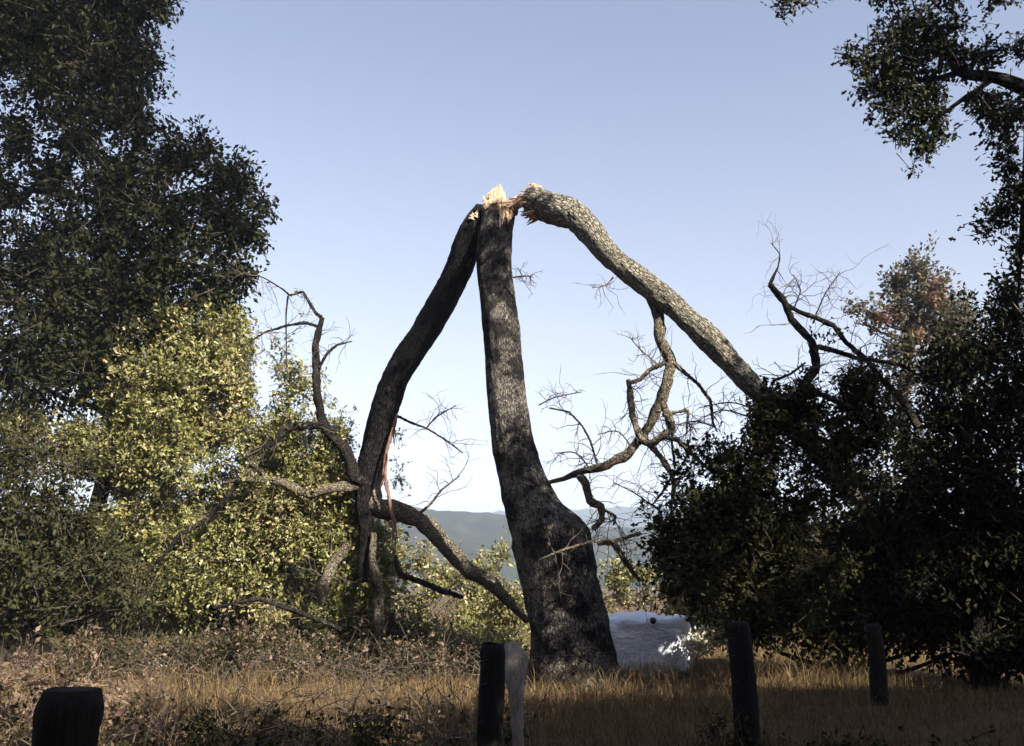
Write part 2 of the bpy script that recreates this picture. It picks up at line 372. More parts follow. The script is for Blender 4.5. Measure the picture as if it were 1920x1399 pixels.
for px, py, r in ((1420, 1284, .35), (1490, 1280, .4), (1560, 1282, .45), (1640, 1284, .45), (1700, 1284, .3), (120, 1350, .25), (60, 1370, .3), (430, 1370, .16), (620, 1360, .15), (730, 1385, .15), (250, 1330, .25), (320, 1390, .15), (560, 1330, .2), (820, 1320, .2)):
    q = gpt(px, py); SUNLIT.append((q + [0, 0, .1], r * .9, .3))
# ------------------------------------------------------------------ broken oak
TB = gpt(1080, 1288); DT = float(TB[1])
oak = thing('broken_oak', TB, 'tall oak snapped at the top with both limbs hanging to the ground like a tripod', 'tree')
D0 = DT
EDGE = [(390, 910, 965), (404, 902, 967), (440, 897, 962), (500, 894, 960), (560, 899, 967), (620, 905, 975), (690, 910, 981), (760, 914, 990), (830, 923, 1003), (880, 931, 1020),
        (915, 937, 1036), (945, 942, 1056), (970, 947, 1086), (992, 952, 1103), (1030, 962, 1111), (1080, 976, 1119), (1130, 986, 1131), (1180, 994, 1143), (1230, 995, 1155), (1270, 990, 1168), (1300, 978, 1184), (1330, 960, 1200)]
tp = np.array([P((a + b) / 2, y, D0 + .55 * (1 - (y - 380) / 900) ** 1) for y, a, b in EDGE]); tr = np.array([(b - a) / 2 * mpp(y, D0) for y, a, b in EDGE])
m = MB(); tube(m, tp[::-1], tr[::-1], 84, .03, .075, 3, level=True)
trunk = m.build('trunk', M_TRUNK, oak, smooth=True)
LIMB_L = [(910, 395, DT + .75, 20), (886, 435, DT + .75, 25), (861, 500, DT + 1.0, 26), (838, 550, DT + 1.25, 26), (810, 600, DT + 1.5, 25), (777, 650, DT + 1.75, 25), (746, 700, DT + 2.0, 25), (726, 750, DT + 2.2, 25), (708, 815, DT + 2.45, 25), (692, 875, DT + 2.55, 22), (682, 930, DT + 2.6, 17), (686, 1000, DT + 2.6, 13), (680, 1090, DT + 2.5, 9)]
m = MB(); p, r = pxpath(LIMB_L); tube(m, p, r, 40, .035, .1, 12)
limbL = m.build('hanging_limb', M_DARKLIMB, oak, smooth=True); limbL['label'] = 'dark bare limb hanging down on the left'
LIMB_R = [(994, 382, D0 + .27, 28), (1004, 382, D0 + .22, 31), (1029, 388, D0 + .1, 29), (1076, 405, D0 - .1, 27), (1107, 436, D0 - .25, 24), (1140, 476, D0 - .4, 21), (1185, 513, D0 - .55, 21), (1228, 545, D0 - .75, 22), (1280, 590, D0 - .9, 20), (1330, 637, D0 - 1.1, 23), (1372, 682, D0 - 1.2, 21), (1400, 712, D0 - 1.3, 20), (1430, 743, D0 - 1.3, 18), (1490, 805, D0 - 1.0, 17), (1560, 880, D0 - .5, 13), (1640, 980, D0 - .1, 8), (1690, 1080, D0, 4)]
m = MB(); p, r = pxpath(LIMB_R); tube(m, p, r, 44, .035, .13, 17)
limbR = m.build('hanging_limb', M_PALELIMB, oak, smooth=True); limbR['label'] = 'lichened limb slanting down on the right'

# splintered break
def shard(mb, base, tip, w, th, seed, k=9):
    g = np.random.default_rng(seed)
    base = np.array(base); tip = np.array(tip); ax = tip - base; L = np.linalg.norm(ax); ax = ax / L
    side = unit(np.cross(ax, np.array([0, 1.0, 0]))); fr = np.cross(side, ax)
    V = []
    for q in range(k):
        t = q / (k - 1); ww = w * (1 - t ** 1.6) * g.uniform(.7, 1.15) + .004; tt = th * (1 - t) * g.uniform(.7, 1.2) + .003
        c = base + ax * L * t + side * g.normal(0, w * .16)
        V += [c - side * ww, c - fr * tt, c + side * ww, c + fr * tt]
    Fq = []
    for q in range(k - 1):
        for s in range(4): Fq.append([q * 4 + s, q * 4 + (s + 1) % 4, q * 4 + 4 + (s + 1) % 4, q * 4 + 4 + s])
    mb.add(V, Fq); mb.add(V[-4:], [[0, 1, 2, 3]])
dtop = float(tp[0][1])
m = MB()
for k, (bx, by, tx, ty, wd) in enumerate([(930, 392, 933, 344, 15), (920, 392, 919, 356, 12), (941, 390, 942, 354, 9), (912, 392, 910, 366, 8), (925, 394, 926, 350, 12), (936, 396, 938, 348, 11), (948, 388, 950, 366, 7)]):
    for q in range(7):
        o = rng.normal(0, 1, 2)
        shard(m, P(bx + o[0] * 4, by, dtop - .18 + q * .05), P(tx + o[1] * 4, ty + abs(o[0]) * 9 * (q > 0), dtop - .16 + q * .05), wd * mpp(380, D0) * (.8 if q == 0 else .42), .03, 100 + k * 7 + q)
m.build('splintered_wood', M_WOOD, oak)
m = MB()   # split running down the front of the trunk
fz = float(dtop) - .30
for k, (bx, by, tx, ty, wd) in enumerate([(937, 384, 938, 430, 5), (944, 384, 941, 424, 5), (950, 388, 952, 414, 6), (960, 390, 954, 418, 6)]):
    shard(m, P(bx, by, fz + .02), P(tx, ty, fz - .01), wd * mpp(400, D0), .05, 300 + k)
m.build('split_wood', M_WOOD, trunk)
m = MB()
for k in range(26):
    a = rng.uniform(0, 1)
    b0 = P(940 + 12 * a + rng.normal(0, 6), 392 + rng.normal(0, 8), dtop + rng.uniform(-.28, .2)); t0 = P(990 + rng.normal(0, 10), 372 + rng.normal(0, 12), D0 + rng.uniform(-.05, .55))
    shard(m, b0, t0, rng.uniform(.02, .05), .02, 500 + k)
m.build('splintered_wood', M_WOOD, oak)
m, m2 = MB(), MB()
for k in range(110):
    an = rng.uniform(0, 2 * np.pi); rr = (rng.uniform(.55, 1.08) if k % 3 else rng.uniform(0, .6)) * 29
    cx = 996 - 4 * math.sin(an); top_ = math.sin(an) < -.2
    b0 = P(cx + 14, 382 + rr * math.sin(an) * 1.03, D0 + .26 - .25 * math.cos(an) * rr / 29)
    ln = rng.uniform(6, 30) * (1.15 if abs(math.sin(an)) < .75 else .75)
    t0 = P(cx - ln + 6, 382 + rr * math.sin(an) * (1.12 + .15 * top_) + rng.normal(0, 4) + (5 if math.sin(an) > .3 else 0), D0 + .28 - .27 * math.cos(an) * rr / 29)
    shard(m if rng.uniform() < .72 else m2, b0, t0, rng.uniform(.014, .05), .018, 700 + k, 7)
m.build('torn_end', M_REDWOOD, limbR); m2.build('splintered_wood', M_WOOD, limbR)
m = MB()
shard(m, P(884, 412, DT + .5), P(886, 398, DT + .5), .05, .04, 901); shard(m, P(892, 408, DT + .5), P(896, 392, DT + .5), .05, .04, 902)
m.build('splintered_wood', M_WOOD, limbL)
# ragged bark and slivers standing round the broken top
m, m2 = MB(), MB()
for k in range(70):
    an = rng.uniform(0, 2 * np.pi); x = 938 + 29 * math.cos(an); zz = dtop - .22 * math.sin(an)
    hgt = rng.uniform(5, 20) * (1.3 if math.cos(an) > .3 else .8)
    shard(m if k % 5 < 3 else m2, P(x, 404, zz), P(x + rng.normal(0, 4), 394 - hgt, zz + rng.normal(0, .03)), rng.uniform(.015, .045), .02, 950 + k, 6)
m.build('ragged_bark', M_TRUNK, trunk); m2.build('splintered_wood', M_WOOD, trunk)

# branches: (material, parent limb, path)
DL = DT + 2.55
BR_L = [
 (M_BRANCHDK, [(690, 905, DL, 15), (668, 880, DL - .1, 13), (648, 842, DL - .2, 12), (622, 806, DL - .25, 10), (597, 785, DL - .3, 9), (594, 745, DL - .35, 8), (590, 690, DL - .4, 8), (594, 640, DL - .4, 7), (604, 596, DL - .4, 5)]),
 (M_BRANCHDK, [(604, 797, DL - .3, 8), (570, 800, DL - .35, 8), (540, 806, DL - .45, 7), (508, 822, DL - .5, 6), (482, 842, DL - .6, 4), (455, 862, DL - .6, 2)]),
 (M_BRANCH, [(684, 905, DL, 14), (655, 912, DL - .1, 11), (625, 922, DL - .15, 9), (590, 926, DL - .2, 9), (550, 921, DL - .3, 9), (510, 908, DL - .4, 8), (470, 902, DL - .4, 5), (420, 906, DL - .4, 3)]),
 (M_BRANCH, [(495, 905, DL - .4, 6), (485, 885, DL - .5, 5), (470, 862, DL - .55, 4), (462, 846, DL - .6, 2)]),
 (M_BRANCHDK, [(450, 900, DL - .4, 4), (425, 945, DL - .5, 5), (390, 972, DL - .6, 5), (340, 1000, DL - .7, 4), (300, 1045, DL - .7, 3), (270, 1075, DL - .7, 1.5)]),
 (M_BRANCH, [(712, 850, DL + .2, 16), (706, 900, DL + .2, 20), (706, 945, DL + .15, 20), (745, 965, DL + .05, 18), (790, 990, DL - .1, 17), (830, 1030, DL - .2, 16), (880, 1065, DL - .4, 16), (930, 1093, DL - .55, 14), (962, 1125, DL - .6, 10), (990, 1165, DL - .65, 6)]),
 (M_BRANCHDK, [(742, 1042, DL - .2, 3), (741, 1060, DL - .3, 4), (745, 1082, DL - .4, 6), (790, 1090, DL - .5, 6), (835, 1104, DL - .6, 6), (868, 1120, DL - .65, 4)]),
 (M_BRANCH, [(700, 1000, DL - .1, 6), (700, 1060, DL - .2, 8), (705, 1110, DL - .3, 11), (712, 1160, DL - .4, 10), (716, 1200, DL - .5, 6)]),
 (M_BRANCH, [(655, 1020, DL - .4, 9), (632, 1060, DL - .5, 11), (614, 1100, DL - .6, 11), (605, 1126, DL - .6, 10)]),
 (M_BRANCHDK, [(735, 1150, DL - .8, 5), (740, 1190, DL - .9, 11), (765, 1218, DL - 1, 11), (810, 1236, DL - 1.1, 10), (860, 1240, DL - 1.2, 7)]),
 (M_BRANCHDK, [(604, 615, DL - .4, 3), (570, 612, DL - .45, 3.2), (535, 614, DL - .5, 2.6), (500, 622, DL - .5, 2), (470, 640, DL - .5, 1)]),
 (M_BRANCHDK, [(602, 595, DL - .4, 4), (585, 575, DL - .35, 3.4), (565, 550, DL - .3, 2.5), (545, 555, DL - .3, 2), (530, 545, DL - .3, 1.6), (500, 525, DL - .25, 1.2), (470, 510, DL - .2, .8)]),
 (M_BRANCHDK, [(598, 690, DL - .4, 3.4), (612, 665, DL - .4, 3.2), (630, 645, DL - .35, 2.6), (660, 640, DL - .3, 1)]),
 (M_BRANCHDK, [(540, 555, DL - .3, 2), (538, 590, DL - .3, 1.6), (535, 640, DL - .3, 1.2), (538, 690, DL - .3, .8)]),
 (M_BRANCHDK, [(728, 772, DL, 3), (770, 795, DL, 2.4), (800, 806, DL, 2), (840, 825, DL, 1.6), (868, 850, DL, .9)]),
 (M_BRANCHDK, [(798, 805, DL, 1.8), (815, 785, DL, 1.4), (855, 760, DL, .8)]),
 (M_BRANCH, [(775, 972, DL - .1, 3.5), (800, 945, DL - .1, 2.6), (830, 920, DL - .1, 2), (862, 892, DL - .1, 1)]),
 (M_BRANCHDK, [(640, 1180, DL - .8, 4), (560, 1150, DL - .8, 5), (480, 1130, DL - .8, 4), (400, 1140, DL - .8, 2.5)]),
]
DR = D0 - .75
BR_R = [
 (M_BRANCH, [(1222, 552, DR, 14), (1236, 585, DR, 11), (1245, 630, DR - .05, 10.5), (1258, 672, DR - .1, 10.5), (1252, 722, DR - .1, 10.5), (1240, 762, DR - .1, 11), (1218, 794, DR - .1, 9), (1200, 822, DR, 9), (1170, 850, DR + .05, 9), (1132, 876, DR + .1, 9), (1088, 892, DR + .2, 6), (1058, 898, DR + .3, 5), (1030, 905, DR + .4, 4)]),
 (M_BRANCH, [(1241, 755, DR - .1, 8), (1250, 790, DR - .12, 8), (1243, 812, DR - .1, 8), (1220, 824, DR - .1, 7), (1205, 828, DR, 6)]),
 (M_BRANCHDK, [(1205, 815, DR, 6), (1225, 838, DR, 6), (1243, 858, DR, 5.5), (1260, 884, DR, 5), (1263, 915, DR, 4), (1260, 950, DR, 3), (1262, 985, DR, 1.5)]),
 (M_BRANCHDK, [(1214, 832, DR - .05, 6), (1203, 815, DR - .05, 7), (1193, 788, DR - .05, 6.5), (1186, 760, DR - .05, 6), (1182, 735, DR - .05, 6.5), (1178, 712, DR - .05, 4)]),
 (M_BRANCHDK, [(1182, 718, DR - .05, 4), (1200, 710, DR - .05, 4), (1222, 695, DR - .08, 4), (1246, 680, DR - .1, 5)]),
 (M_BRANCHDK, [(1086, 892, DR + .2, 8), (1098, 905, DR + .2, 8), (1112, 926, DR + .2, 8), (1126, 948, DR + .2, 7.5), (1124, 972, DR + .2, 6.5), (1112, 992, DR + .2, 6)]),
 (M_BRANCHDK, [(1262, 680, DR - .1, 5), (1285, 700, DR - .1, 3.5), (1312, 722, DR - .1, 3.5), (1330, 755, DR - .1, 3.4), (1340, 790, DR - .1, 2.5), (1345, 810, DR - .1, 1.5)]),
 (M_BRANCH, [(1245, 820, DR - .1, 5), (1262, 832, DR - .1, 4.5), (1300, 858, DR - .1, 4), (1330, 878, DR - .1, 3), (1370, 890, DR - .1, 2)]),
 (M_BRANCHDK, [(1262, 890, DR, 3), (1240, 925, DR, 2.5), (1220, 950, DR, 1.4)]),
 (M_BRANCHDK, [(1264, 790, DR - .1, 2.5), (1262, 830, DR - .1, 2.6), (1266, 880, DR, 2.2)]),
 (M_BRANCH, [(1242, 780, DR - .1, 4), (1265, 776, DR - .1, 3.5), (1288, 774, DR - .1, 3), (1290, 800, DR - .1, 2.2), (1288, 815, DR - .1, 1.4)]),
 (M_BRANCHDK, [(1130, 955, DR + .2, 3), (1150, 968, DR + .2, 2.6), (1150, 985, DR + .2, 2)]),
 (M_BRANCHDK, [(1030, 765, DR + .3, 1.6), (1065, 775, DR + .3, 2), (1090, 800, DR + .3, 2), (1105, 830, DR + .25, 2.2), (1120, 870, DR + .2, 2.5)]),
 # up-ended branches against the sky on the right
 (M_BRANCHDK, [(1490, 800, D0 - 1.5, 9), (1515, 740, D0 - 1.4, 9), (1527, 690, D0 - 1.3, 8.5), (1513, 645, D0 - 1.3, 8), (1485, 598, D0 - 1.3, 7), (1460, 560, D0 - 1.3, 6), (1440, 527, D0 - 1.3, 4.5), (1458, 500, D0 - 1.3, 1.6), (1462, 480, D0 - 1.3, 1.2), (1445, 455, D0 - 1.3, .7)]),
 (M_BRANCHDK, [(1442, 535, D0 - 1.3, 4), (1470, 560, D0 - 1.25, 4), (1500, 582, D0 - 1.2, 4.5), (1525, 604, D0 - 1.2, 5), (1560, 616, D0 - 1.1, 5), (1590, 642, D0 - 1.1, 5), (1625, 672, D0 - 1.1, 5.5), (1660, 705, D0 - 1, 6), (1690, 740, D0 - 1, 7), (1720, 800, D0 - 1, 9)]),
 (M_BRANCHDK, [(1520, 660, D0 - 1.3, 6), (1545, 645, D0 - 1.3, 5.5), (1575, 660, D0 - 1.3, 5), (1610, 672, D0 - 1.25, 4.5), (1650, 677, D0 - 1.2, 4), (1690, 690, D0 - 1.2, 3), (1720, 702, D0 - 1.2, 2)]),
 (M_BRANCHDK, [(1470, 780, D0 - 1.5, 7), (1520, 730, D0 - 1.6, 6), (1560, 745, D0 - 1.6, 5), (1600, 765, D0 - 1.6, 4)]),
 (M_BRANCHDK, [(1447, 722, D0 - 1.5, 3.5), (1455, 710, D0 - 1.5, 3), (1480, 697, D0 - 1.5, 2.5), (1510, 680, D0 - 1.4, 2)]),
 (M_BRANCHDK, [(1525, 606, D0 - 1.2, 2.5), (1530, 590, D0 - 1.2, 1.6), (1550, 550, D0 - 1.2, 1.2), (1575, 510, D0 - 1.2, .7)]),
 (M_BRANCHDK, [(1490, 575, D0 - 1.2, 1.6), (1500, 545, D0 - 1.2, 1.2), (1488, 515, D0 - 1.2, .7)]),
 (M_BRANCHDK, [(1120, 1020, DR - .3, 4), (1150, 1030, DR - .3, 6), (1180, 1060, DR - .3, 5), (1200, 1090, DR - .2, 3)]),
 (M_BRANCH, [(1200, 1000, DR - .4, 4), (1160, 1010, DR - .6, 3), (1110, 1018, DR - .8, 3), (1060, 1030, DR - .9, 2.6), (1010, 1050, DR - .9, 1.6)]),
]
def subtwigs(path, n, ln, seed, out, rr=1.0):
    """fine crooked twigs springing from a branch"""
    g = np.random.default_rng(seed)
    p, r = pxpath(path); c, rad = spline(p, r, .05)
    for _ in range(n):
        k = int(g.uniform(.25, 1) * (len(c) - 1)); q = c[k].copy()
        d = unit(g.normal(0, 1, 3) * np.array([1, .5, 1])); L = ln * g.uniform(.4, 1.3); s = 7
        r0 = min(rad[k] * .5, .007) * rr + .0015
        for e in range(s):
            d = unit(d + g.normal(0, .28, 3) + np.array([0, 0, -.05])); q2 = q + d * L / s
            out.append((q, q2, r0 * (1 - e / s * .7), r0 * (1 - (e + 1) / s * .7)))
            if g.uniform() < .35:
                dd = unit(d + g.normal(0, .9, 3)); q3 = q2 + dd * L * .22; q4 = q3 + unit(dd + g.normal(0, .4, 3)) * L * .2
                out.append((q2, q3, r0 * .5, r0 * .4)); out.append((q3, q4, r0 * .4, r0 * .25))
            q = q2
for parent, lst, nt_, ln in ((limbL, BR_L, 9, .6), (limbR, BR_R, 12, .65)):
    TW = []
    for k, (mat, path) in enumerate(lst):
        if parent is limbR and path[0][0] < 1350: mat = M_BRANCH
        m = MB(); p, r = pxpath(path); r = r * .88; p[1:-1] += rng.normal(0, 1, (len(p) - 2, 3)) * np.minimum(r[1:-1], .05)[:, None] * 1.1; tube(m, p, r, 12 if r.max() > .03 else 8, None, .36, 30 + k, kink=.75)
        m.build('branch', mat, parent, smooth=True)
        subtwigs(path, nt_, ln, 60 + k, TW)
    A = np.array([t[0] for t in TW]); B = np.array([t[1] for t in TW])
    m = MB(); prisms(m, A, B, np.array([t[2] for t in TW]), np.array([t[3] for t in TW]))
    tag(m.build('twigs', M_TWIG, parent), kind='stuff')
# little twigs on the trunk and undersides of the limb
TW = []
for k, path in enumerate([[(962, 520, D0, 2), (985, 517, D0, 1.5), (1000, 520, D0, 1)], [(1150, 520, D0 - .5, 2), (1135, 535, D0 - .5, 1), (1110, 540, D0 - .5, .8)], [(1240, 690, DR, 2), (1195, 650, DR, 1.4), (1180, 630, DR, 1)], [(1010, 760, D0 - .3, 1.5), (1040, 745, D0 - .3, 1.5), (1090, 735, D0 - .3, 1)], [(1110, 885, DR, 2), (1080, 850, DR, 1.6), (1040, 850, DR, 1)], [(1190, 850, DR, 2), (1160, 810, DR, 1.4), (1120, 815, DR, 1)],
        [(1240, 960, DR, 2), (1190, 925, DR, 1.4), (1150, 905, DR, 1)], [(1340, 800, DR, 2), (1300, 790, DR, 1.4), (1260, 800, DR, 1)], [(1400, 780, DR - .4, 2), (1350, 770, DR - .4, 1.4), (1290, 800, DR - .4, 1)], [(1420, 770, DR - .4, 2), (1370, 755, DR - .4, 1.4), (1310, 765, DR - .4, 1)]]):
    p, r = pxpath(path); c, rad = spline(p, r, .08)
    for q in range(len(c) - 1): TW.append((c[q], c[q + 1], rad[q], rad[q + 1]))
    subtwigs(path, 12, .4, 90 + k, TW)
m = MB(); prisms(m, np.array([t[0] for t in TW]), np.array([t[1] for t in TW]), np.array([t[2] for t in TW]), np.array([t[3] for t in TW]))
tag(m.build('twigs', M_TWIG, oak), kind='stuff')
# peeled strip of bark on the left limb
m = MB(); p, r = pxpath([(744, 768, DL - .3, 4), (738, 800, DL - .35, 5), (724, 850, DL - .35, 4.5), (722, 890, DL - .35, 4), (730, 935, DL - .35, 4.5), (737, 975, DL - .35, 5), (738, 1005, DL - .35, 3), (735, 1022, DL - .35, 1)])
tube(m, p, r * .7, 8, .03, .5, 77, True, .4)
for k in range(26):
    q = p[0] + (p[-1] - p[0]) * rng.uniform(0, .95); q = p[int(rng.uniform(0, len(p) - 1))] + rng.normal(0, .02, 3); shard(m, q, q + [rng.normal(0, .04), rng.normal(0, .03), -rng.uniform(.12, .4)], .012, .008, 1200 + k, 5)
m.build('bark_strip', M_STRIP, limbL, smooth=True)

# foliage of the two fallen crowns
fl, tw = MB(), MB()
DLF = DL + .5
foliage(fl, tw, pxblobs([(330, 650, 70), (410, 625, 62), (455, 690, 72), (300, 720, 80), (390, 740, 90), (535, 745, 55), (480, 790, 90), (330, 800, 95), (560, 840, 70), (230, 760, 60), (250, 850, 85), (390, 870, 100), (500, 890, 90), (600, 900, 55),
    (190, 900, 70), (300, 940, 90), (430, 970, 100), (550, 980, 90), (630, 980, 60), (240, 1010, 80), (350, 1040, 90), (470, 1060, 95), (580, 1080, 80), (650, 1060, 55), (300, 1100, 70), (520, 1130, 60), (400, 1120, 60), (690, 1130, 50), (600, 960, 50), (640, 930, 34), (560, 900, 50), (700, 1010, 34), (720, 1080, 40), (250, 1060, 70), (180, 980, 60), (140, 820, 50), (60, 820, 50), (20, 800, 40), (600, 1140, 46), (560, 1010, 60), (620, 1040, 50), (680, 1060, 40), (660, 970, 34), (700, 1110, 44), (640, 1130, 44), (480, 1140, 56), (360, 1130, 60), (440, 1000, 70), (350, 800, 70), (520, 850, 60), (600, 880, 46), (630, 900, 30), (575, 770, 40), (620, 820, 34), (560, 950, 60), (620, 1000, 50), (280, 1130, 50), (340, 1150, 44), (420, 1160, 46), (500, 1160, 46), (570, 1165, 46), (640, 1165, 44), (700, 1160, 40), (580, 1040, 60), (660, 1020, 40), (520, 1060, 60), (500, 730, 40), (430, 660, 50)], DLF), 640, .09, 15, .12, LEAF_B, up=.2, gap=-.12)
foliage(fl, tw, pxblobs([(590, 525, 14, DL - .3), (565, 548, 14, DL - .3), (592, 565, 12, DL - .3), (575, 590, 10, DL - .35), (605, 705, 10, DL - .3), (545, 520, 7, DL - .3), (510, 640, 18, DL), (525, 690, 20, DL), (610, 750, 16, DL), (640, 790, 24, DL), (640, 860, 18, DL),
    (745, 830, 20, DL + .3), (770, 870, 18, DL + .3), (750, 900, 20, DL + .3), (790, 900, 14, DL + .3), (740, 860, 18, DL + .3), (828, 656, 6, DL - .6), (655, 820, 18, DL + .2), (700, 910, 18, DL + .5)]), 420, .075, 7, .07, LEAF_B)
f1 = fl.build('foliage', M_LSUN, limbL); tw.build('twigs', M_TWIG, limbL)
fl, tw = MB(), MB()
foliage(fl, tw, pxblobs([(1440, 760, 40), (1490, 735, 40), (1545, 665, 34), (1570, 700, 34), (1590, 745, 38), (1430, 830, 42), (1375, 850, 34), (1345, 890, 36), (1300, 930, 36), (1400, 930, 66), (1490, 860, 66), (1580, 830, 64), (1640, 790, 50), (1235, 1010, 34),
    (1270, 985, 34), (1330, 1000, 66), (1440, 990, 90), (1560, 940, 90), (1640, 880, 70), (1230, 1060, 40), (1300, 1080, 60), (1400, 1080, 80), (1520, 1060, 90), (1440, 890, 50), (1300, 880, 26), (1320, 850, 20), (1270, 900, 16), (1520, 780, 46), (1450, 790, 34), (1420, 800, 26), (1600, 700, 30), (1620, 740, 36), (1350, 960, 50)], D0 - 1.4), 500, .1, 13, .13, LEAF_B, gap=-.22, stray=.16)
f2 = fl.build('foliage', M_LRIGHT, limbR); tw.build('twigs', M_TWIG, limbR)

# ------------------------------------------------------------------ standing trees
def tree(name, base, blobs, trunk_pts, trunk_r, label, cat, mat, dens, size, nleaf, spread, shape=LEAF_A, bark=M_TREEBARK, group=None, shell=.55, drop=None, limbs=True, up=.9, gap=-.35):
    t = thing(name, base, label, cat, group)
    m = MB(); tube(m, trunk_pts, trunk_r, 18, .12, .12, int(abs(base[0]) * 10) + 5)
    tp_, tr_ = spline(trunk_pts, trunk_r, .2)
    if limbs:
        for c, r in blobs:
            below = tp_[:, 2] < c[2] - .2 * r
            dd = np.linalg.norm(tp_ - c, axis=1) + (~below) * 100
            k = int(np.argmin(dd)) ; a = tp_[max(0, k - 2)]
            mid = (a + c) / 2 + np.array([rng.normal(0, .12), rng.normal(0, .12), -.1]) * np.linalg.norm(c - a) * .6
            rr = min(tr_[k] * .55, .02 + r * .05)
            tube(m, [a, mid, c], [rr, rr * .7, rr * .35], 6, .2, .15, 9)
            for _ in range(3):
                e = c + unit(rng.normal(0, 1, 3)) * r * .8; tube(m, [c + (a - c) * .1, (c + e) / 2 + rng.normal(0, .06, 3), e], [rr * .4, rr * .25, .006], 5, .2)
    m.build('trunk', bark, t, smooth=True)
    f, w_ = MB(), MB(); foliage(f, w_, blobs, dens, size, nleaf, spread, shape, drop, shell, 1.0, up, gap)
    cr = f.build('crown', mat, t); tag(w_.build('twigs', M_TWIG, cr), kind='stuff')
    return t
# tall dark tree on the left
YL = 19.0
bl = pxblobs([(50, 50, 110), (160, 40, 100), (250, 30, 58), (290, 10, 34), (90, 150, 78), (200, 150, 88), (265, 110, 34), (262, 225, 62), (150, 260, 74), (30, 250, 44), (90, 340, 48), (200, 350, 92), (315, 300, 50), (370, 290, 46), (420, 330, 42), (455, 350, 34), (490, 385, 24), (310, 400, 86), (420, 420, 60), (180, 460, 100), (60, 470, 90), (465, 440, 40), (330, 510, 90), (440, 510, 36), (410, 560, 50), (230, 570, 95), (100, 590, 110), (40, 700, 100), (180, 690, 90), (300, 620, 70), (30, -60, 120), (180, -70, 110), (290, -40, 50), (-80, 100, 110), (-90, 300, 110), (-80, 520, 120), (20, 380, 40), (10, 60, 60), (120, -150, 120)], YL)
bx = float(P(165, 1200, YL)[0]); bz = gz1(bx, YL)
tree('evergreen_tree', (bx, YL, bz), bl, [(bx, YL, bz - .1), (bx - .1, YL, 2.5), (bx + .2, YL + .2, 5), (bx - .2, YL, 7.5), (bx + .1, YL + .1, 10.5), (bx + .1, YL, 12.5)], [.17, .15, .14, .12, .08, .03], 'tall dark evergreen tree filling the left side behind the sunlit fallen crown', 'tree', M_LDARK, 330, .12, 16, .16, gap=-.5)
# lower dark tree and shrub at the left edge
bl = pxblobs([(40, 850, 80), (130, 870, 60), (20, 950, 90), (110, 970, 80), (60, 1050, 90), (170, 1060, 80), (250, 1110, 55), (20, 1130, 70), (120, 1130, 60), (-60, 900, 100), (-70, 1050, 100)], 17.6)
b = np.array([P(60, 1200, 17.6)[0], 17.6, 0]); b[2] = gz1(b[0], b[1])
tree('small_tree', b, bl, [b, b + [.1, 0, 1.2], b + [-.1, 0, 2.4], b + [0, 0, 3.4]], [.09, .08, .06, .02], 'low bushy dark tree at the left edge under the tall evergreen', 'tree', M_LRIGHT, 340, .1, 13, .16)
# dark trees on the right
bl = pxblobs([(1735, 730, 60), (1800, 690, 66), (1870, 650, 60), (1920, 600, 60), (1720, 820, 70), (1810, 790, 84), (1900, 760, 80), (1740, 910, 90), (1850, 890, 100), (1940, 880, 90), (1780, 1000, 100), (1900, 1010, 110), (1830, 1100, 100), (1930, 1130, 100), (1850, 600, 46), (1790, 640, 44), (1890, 560, 40), (1700, 690, 44), (1660, 740, 44), (1760, 690, 50), (1850, 1200, 60), (1800, 1210, 50), (1900, 1220, 50), (1960, 700, 80), (1990, 980, 110), (1690, 740, 34)], 15.4)
b = np.array([P(1840, 1200, 15.4)[0], 15.4, 0]); b[2] = gz1(b[0], b[1])
tree('bushy_tree', b, bl, [b - [0, 0, .1], b + [0, 0, 1.2], b + [.15, 0, 2.6], b + [0, 0, 4.2]], [.2, .17, .12, .04], 'dark bushy tree standing at the right edge with crown down to the grass', 'tree', M_LDARK, 400, .105, 13, .16, bark=M_DARKLIMB)
bl = pxblobs([(1640, 960, 80), (1690, 1040, 90), (1600, 1060, 90), (1660, 1140, 100), (1760, 1160, 90), (1560, 1170, 80), (1470, 1150, 80), (1860, 1190, 80), (1400, 1170, 60), (1440, 1090, 60), (1380, 1100, 50)], 16.8)
b = np.array([P(1580, 1230, 16.8)[0], 16.8, 0]); b[2] = gz1(b[0], b[1])
tree('dark_shrub', b, bl, [b - [0, 0, .1], b + [0, 0, .6], b + [.1, 0, 1.4], b + [0, 0, 2.0]], [.1, .08, .06, .02], 'wide dark shrub in deep shade behind the two right fence posts', 'shrub', M_LRIGHT, 400, .105, 13, .16)
# greyish tree far behind on the right
bl = pxblobs([(1680, 530, 26), (1785, 570, 30), (1810, 610, 28), (1730, 615, 44), (1595, 580, 14), (1722, 505, 38), (1700, 545, 40), (1752, 540, 38), (1690, 585, 34), (1745, 590, 40), (1790, 590, 24), (1780, 635, 34), (1710, 640, 36), (1640, 590, 28), (1615, 575, 18), (1640, 625, 26), (1665, 660, 34), (1750, 680, 40), (1800, 670, 34), (1690, 720, 40), (1610, 605, 16)], 34)
b = np.array([P(1718, 1000, 34)[0], 34, 0]); b[2] = gz1(b[0], b[1])
tree('pale_tree', b, bl, [b - [0, 0, .1], b + [.1, 0, 4], b + [-.1, 0, 7.5], P(1722, 560, 34), P(1722, 500, 34)], [.25, .22, .16, .1, .03], 'hazy greyish brown tree rising behind the dark trees on the right', 'tree', M_LPALE, 110, .17, 17, .22, gap=-.3)
f = MB(); foliage(f, None, pxblobs([(1752, 532, 11, 33.4), (1746, 562, 11, 33.4), (1660, 600, 9, 33.6), (1725, 640, 10, 33.4)]), 160, .17, 14, .2, gap=-9, stray=0)
